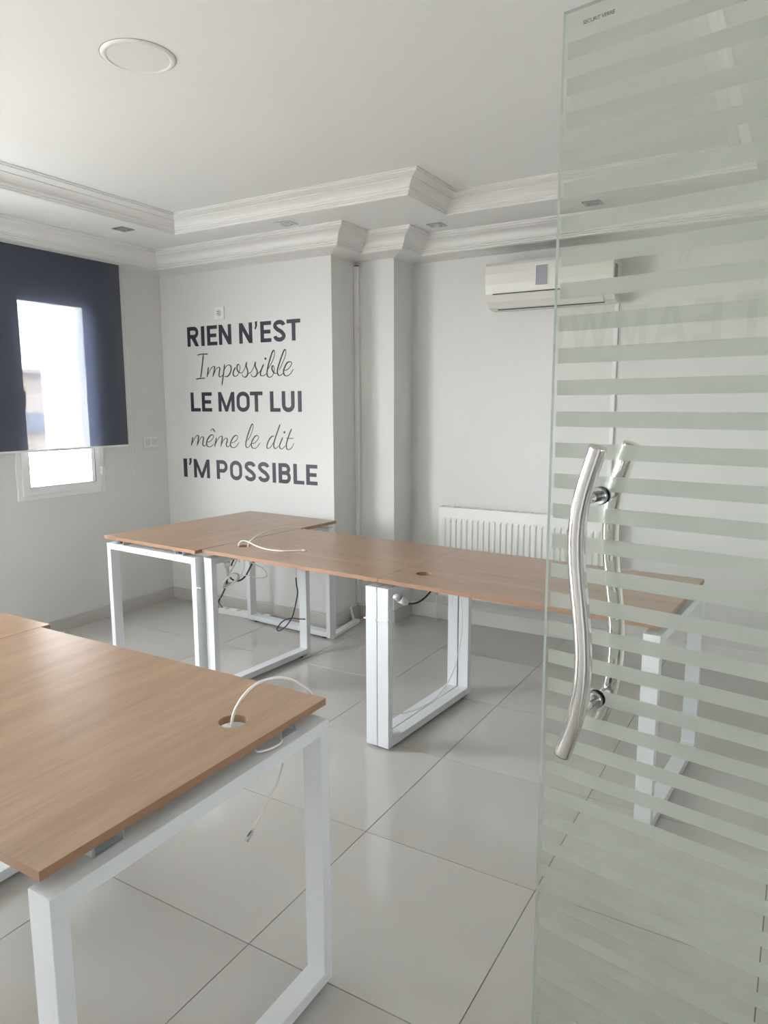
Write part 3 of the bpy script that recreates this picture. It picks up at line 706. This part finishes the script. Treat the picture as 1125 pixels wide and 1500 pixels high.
link('cord', T([cpt(x, y, .02)-o2 for x, y in ((329,822),(335,820.5),(342,820),(340,825),(339,829))], .004, seg=8), CABB, b2)
# black cord hanging at the rear leg of the middle desk
def ypt(x, y, Y): return plane_pt(x, y, Y)
o3 = ypt(434, 842, -.62)
b3 = thing('black_cable', 'black cord dangling in a loop beside the rear leg of the middle desk', 'cable', o3)
link('cord', T([ypt(x, y, -.62)-o3 for x, y in ((433.5,846),(434.5,858),(436,868),(433.5,883),(430,898),(426,908),(418,918),(409,924),(406,921),(412,912),(420,907),(428,905.5),(436,906.5),(447,907))], .0036, seg=8, n=6), CABB, b3)
link('connector', T([o3-o3+Vector((0,0,.10)), Vector((0,0,.05)), ypt(433.5,847,-.62)-o3], .0032, seg=8), CABW, b3)
# plug under the right desk
pc = [plane_pt(x, y, yy) for x, y, yy in ((577,872,-1.10),(586,877,-1.09),(597,884,-1.07))]
pg = thing('plug_connector', 'white plug with black cord hanging under the right desk beside the double leg', 'plug', pc[1])
bm = bmesh.new(); cyl(bm, pc[0]-pc[1], pc[1]-pc[1], .012, .019, seg=16); cyl(bm, Vector((0,0,0)), (pc[2]-pc[1])*.85, .019, .015, seg=16); cyl(bm, (pc[2]-pc[1])*.85, (pc[2]-pc[1])*1.05, .011, .009, seg=12)
link('plug', bm, PVC, pg)
bm = bmesh.new()
for dx in (-.006, .006): cyl(bm, pc[0]-pc[1]+Vector((dx, 0, dx*.7)), pc[0]-pc[1]+(pc[0]-pc[1]).normalized()*.014+Vector((dx, 0, dx*.7)), .0024, seg=8)
link('pin', bm, ZINC, pg)
link('cord', T([p-pc[1] for p in (plane_pt(596,884,-1.07), plane_pt(606,884,-1.07), plane_pt(615,881,-1.05), plane_pt(624,874,-1.02), plane_pt(631,866,-1.0), plane_pt(634,858,-.98))], .0042, seg=8), CABB, pg)
cable('thin_cable', 'thin white wire sagging between the double legs of the back row',
      [plane_pt(675,878,-.66), plane_pt(677,900,-.68), plane_pt(676,930,-.74), plane_pt(671,957,-.82), plane_pt(663,985,-.90), plane_pt(651,1007,-.98), plane_pt(636,1024,-1.06), plane_pt(615,1037,-1.14), plane_pt(594,1044,-1.20), plane_pt(575,1046,-1.235)], .0023, CABW)
for nm, x0, x1, y0, y1, z in (('cable_tie', .266, .384, -1.279, -1.2, .568),):
    t_ = thing(nm, 'clear plastic cable tie strapping the double front leg together', 'cable tie', ((x0+x1)/2, -1.24, z), -.06)
    bm = bmesh.new(); hx = .0595; hy0, hy1 = -.036, .010
    for a, b, c, d in ((-hx, hx, hy0-.001, hy0), (-hx, hx, hy1, hy1+.001), (-hx-.001, -hx, hy0, hy1), (hx, hx+.001, hy0, hy1)): box(bm, a, b, c, d, -.0022, .0022)
    link('strap', bm, PVC, t_); link('head', B(-.006, .004, hy0-.007, hy0-.001, -.0035, .0035), PVC, t_)
t_ = thing('cable_tie', 'clear plastic cable tie between the front legs of the far left and middle desks', 'cable tie', (-.722, -1.236, .56))
link('strap', B(-.022, .022, -.0012, 0, -.002, .002), PVC, t_); link('head', B(-.005, .004, -.006, -.0012, -.0035, .0035), PVC, t_)

# power strip and floor duct near the column
ps = thing('power_strip', 'flat white power strip lying on the floor under the far left desk', 'power strip', (-1.46, -.085, .0004), .05)
link('body', B(-.215, .215, -.026, .026, 0, .038), PVC, ps, bevel=.004)
bm = bmesh.new()
for k in range(4): link('socket_face', C((-.15+.10*k, 0, .0375), (-.15+.10*k, 0, .0385), .019, seg=20), CREAM, ps)
fd = thing('floor_duct', 'white plastic cable duct crossing the floor to the foot of the column', 'cable duct', (-.700, .02, .0004), .12)
link('duct', B(-.022, .022, -.20, .19, 0, .020), PVC, fd, bevel=.002)
link('elbow', T([(-.025, .180, .014), (-.045, .190, .06), (-.062, .205, .10), (-.060, .200, .12)], .011, seg=8), PVC, fd)

# vertical trunkings
tr = thing('wall_conduit', 'grey white plastic cable trunking running up the inner corner of the column', 'trunking', (X1+.015, Y2-.014, 0))
link('duct', B(-.014, .014, -.0135, .0135, .105, 1.93), PVC, tr, bevel=.002)
link('duct', B(-.014, .014, -.0135, .0135, 1.932, 2.325), PVC, tr, bevel=.002)
link('opening', B(-.012, .012, -.0115, .0115, 2.325, 2.33), DARK, tr)
t2 = thing('wall_conduit', 'narrow white trunking dropping from the air conditioner behind the glass door', 'trunking', (.822, Y3-.008, 0))
link('duct', B(-.012, .012, -.0075, .0075, .83, 2.03), PVC, t2, bevel=.002)

# ------------------------------------------------------------------ radiator
rd = thing('radiator', 'white panel radiator with vertical flutes under the air conditioner', 'radiator', (.315, Y3-.05, .19))
RW, RH = .558, .598
bm = bmesh.new(); n = 28; pts = []
p0 = -RW+.022; pw = (2*RW-.044)/n
prof = [(-RW, -.045)]
for k in range(n):
    a = p0+k*pw
    prof += [(a+pw*.10, -.045), (a+pw*.28, -.054), (a+pw*.62, -.054), (a+pw*.80, -.045)]
prof += [(RW, -.045)]
zs_ = [.035, .05, RH-.085, RH-.068]
rows = []
for zi, z in enumerate(zs_):
    k_ = 0 if zi in (0, 3) else 1
    rows.append([bm.verts.new((x, -.045+(y+.045)*k_, z)) for x, y in prof])
for a, b in zip(rows, rows[1:]):
    for i in range(len(prof)-1): bm.faces.new((a[i], a[i+1], b[i+1], b[i]))
b0 = [bm.verts.new((x, -.045, 0)) for x, y in prof]; t0_ = [bm.verts.new((x, -.045, RH-.004)) for x, y in prof]
for i in range(len(prof)-1):
    bm.faces.new((b0[i], b0[i+1], rows[0][i+1], rows[0][i])); bm.faces.new((rows[-1][i], rows[-1][i+1], t0_[i+1], t0_[i]))
link('front_panel', bm, RAD, rd)
link('rear_panel', B(-RW, RW, .018, .026, 0, RH-.01), RAD, rd)
link('side_cover', B(-RW-.002, -RW, -.045, .026, .01, RH), RAD, rd); link('side_cover', B(RW, RW+.002, -.045, .026, .01, RH), RAD, rd)
bm = bmesh.new(); box(bm, -RW, RW, -.045, -.036, RH-.003, RH); box(bm, -RW, RW, .016, .026, RH-.003, RH)
for k in range(30):
    x = -RW+.012+k*(2*RW-.024)/29; box(bm, x-.004, x+.004, -.036, .016, RH-.008, RH-.003)
gr = link('top_grille', bm, RAD, rd)
link('bracket', B(-.40, -.37, .026, .049, .1, RH-.06), RAD, rd); link('bracket', B(.37, .40, .026, .049, .1, RH-.06), RAD, rd)
bm = bmesh.new(); cyl(bm, (-RW-.002, -.01, .03), (-RW-.028, -.01, .03), .009); cyl(bm, (-RW-.028, -.01, -.005), (-RW-.028, -.01, .055), .014, .017, seg=16); cyl(bm, (-RW-.028, -.01, -.005), (-RW-.028, -.01, -.189), .007)
link('valve', bm, PVC, rd)
# socket low on the wall left of the radiator foot
def outlet(name, lab, loc, rz, w_, h, rocker=True, double=False):
    o = thing(name, lab, 'socket', loc, rz)
    link('cover_plate', B(-w_/2, w_/2, -.010, 0, -h/2, h/2), PVC, o, bevel=.003)
    for k in ([-1, 1] if double else [0]):
        cx = k*w_*.24
        if double: link('module', B(cx-.021, cx+.021, -.0125, -.010, -.022, .022), CREAM, o, bevel=.001)
        else:
            link('socket_well', C((cx, -.0105, 0), (cx, -.0125, 0), .021, .020, seg=24), CREAM, o)
            bm = bmesh.new(); box(bm, cx-.012, cx-.002, -.0132, -.0124, .008, .013); box(bm, cx-.012, cx-.002, -.0132, -.0124, -.006, -.002); box(bm, cx+.006, cx+.0075, -.0132, -.0124, -.016, .018); link('slots', bm, DARK, o)
    return o
outlet('wall_socket', 'small square white wall socket above the word RIEN', (-1.703, Y1-.0002, 2.067), 0, .086, .086)
outlet('wall_switch', 'double white wall switch plate between the blind and the room corner', (XL+.0002, -.122, 1.187), PI/2, .125, .080, double=True)
outlet('wall_socket', 'white socket low on the wall beside the radiator valve', (-.33, Y3-.0002, .20), 0, .08, .08)

# ------------------------------------------------------------------ air conditioner
ac = thing('air_conditioner', 'cream split air conditioner with a grey display patch high on the wall', 'air conditioner', (.468, Y3-.0003, 2.005))
AW = .372
prf = [(0, .265), (0, 0.02), (-.03, .002), (-.085, .002), (-.130, .014), (-.165, .045), (-.188, .085), (-.197, .14), (-.199, .20), (-.196, .245), (-.180, .262), (-.15, .266)]
bm = bmesh.new(); extrude_poly(bm, prf, 'x', -AW, AW); link('body', bm, CREAM, ac, bevel=.004)
link('air_flap', None or (lambda bm: (extrude_poly(bm, [(-.118, .006), (-.135, .012), (-.170, .044), (-.190, .082), (-.193, .080), (-.174, .042), (-.138, .0085), (-.119, .002)], 'x', -AW+.05, AW-.06), bm)[1])(bmesh.new()), CREAM, ac)
bm = bmesh.new()
box(bm, -AW+.05, AW-.06, -.1995, -.180, .0835, .0862); box(bm, -AW+.055, AW-.06, -.128, -.110, .0015, .0050)
extrude_poly(bm, [(-.130, .0085), (-.191, .083), (-.187, .083), (-.126, .0085)], 'x', -AW+.0485, -AW+.0505)
link('vent_gap', bm, DARK, ac)
link('display_panel', B(-.062, .008, -.2015, -.196, .115, .225), GREY, ac, bevel=.002)
link('display_rim', B(-.066, .012, -.2005, -.197, .111, .229), PVC, ac)
bm = bmesh.new()
for k in range(3): box(bm, AW, AW+.0012, -.165+k*.022, -.155+k*.022, .10, .20)
link('side_slots', bm, DARK, ac)
link('top_grille', B(-AW+.02, AW-.02, -.14, -.02, .2655, .268), DARK, ac)

# ------------------------------------------------------------------ ceiling lights
cp = thing('ceiling_light', 'round flush white ceiling panel light, switched off', 'ceiling light', (-.152, -1.957, ZC-.0003))
bm = bmesh.new(); seg = 48; rr = [(.098, -.004), (.102, -.0075), (.112, -.006), (.1175, -.0015), (.1175, 0)]
rings = [[bm.verts.new((r*math.cos(2*PI*k/seg), r*math.sin(2*PI*k/seg), z)) for k in range(seg)] for r, z in rr]
for a, b in zip(rings, rings[1:]):
    for k in range(seg): bm.faces.new((a[k], a[(k+1)%seg], b[(k+1)%seg], b[k])).smooth = True
link('rim', bm, PVC, cp)
link('diffuser', C((0, 0, -.0002), (0, 0, -.0045), .099, seg=48), DIFF, cp)
link('rim_gap', C((0, 0, 0), (0, 0, -.0008), .1195, .1195, seg=48), GREY, cp)
spots = [((-1.747, -.704), 'square chrome recessed spotlight over the window side of the dropped border'), ((-.845, -.310), 'square chrome recessed spotlight above the wall lettering'),
         ((-.127, .164), 'square chrome recessed spotlight above the step of the back wall'), ((.763, .174), 'square chrome recessed spotlight seen through the glass door'), ((-1.8, -2.5), 'square chrome recessed spotlight nearer the camera, outside the picture')]
s0 = None
for (x, y), lab in spots:
    if s0 is None:
        s0 = thing('recessed_spotlight', lab, 'ceiling light', (x, y, ZS-.0004), group='recessed spotlights in the dropped border')
        bm = bmesh.new(); a, b = .046, .027
        for q in ((-a, a, -a, -b), (-a, a, b, a), (-a, -b, -b, b), (b, a, -b, b)): box(bm, *q, -.004, 0)
        link('frame', bm, NICK, s0, bevel=.001)
        bm = bmesh.new(); cyl(bm, (0, 0, -.0015), (0, 0, -.005), .028, .024, seg=24); link('lamp', bm, LAMP, s0)
        bm = bmesh.new(); box(bm, -.030, .030, -.030, .030, -.0012, 0); link('recess', bm, GREY, s0)
        kids = list(s0.children)
    else:
        r_ = s0.copy(); COL.objects.link(r_); r_.location = (x, y, ZS-.0004); r_['label'] = lab
        for c_ in [o for o in bpy.data.objects if o.parent == s0]:
            k_ = c_.copy(); COL.objects.link(k_); k_.parent = r_
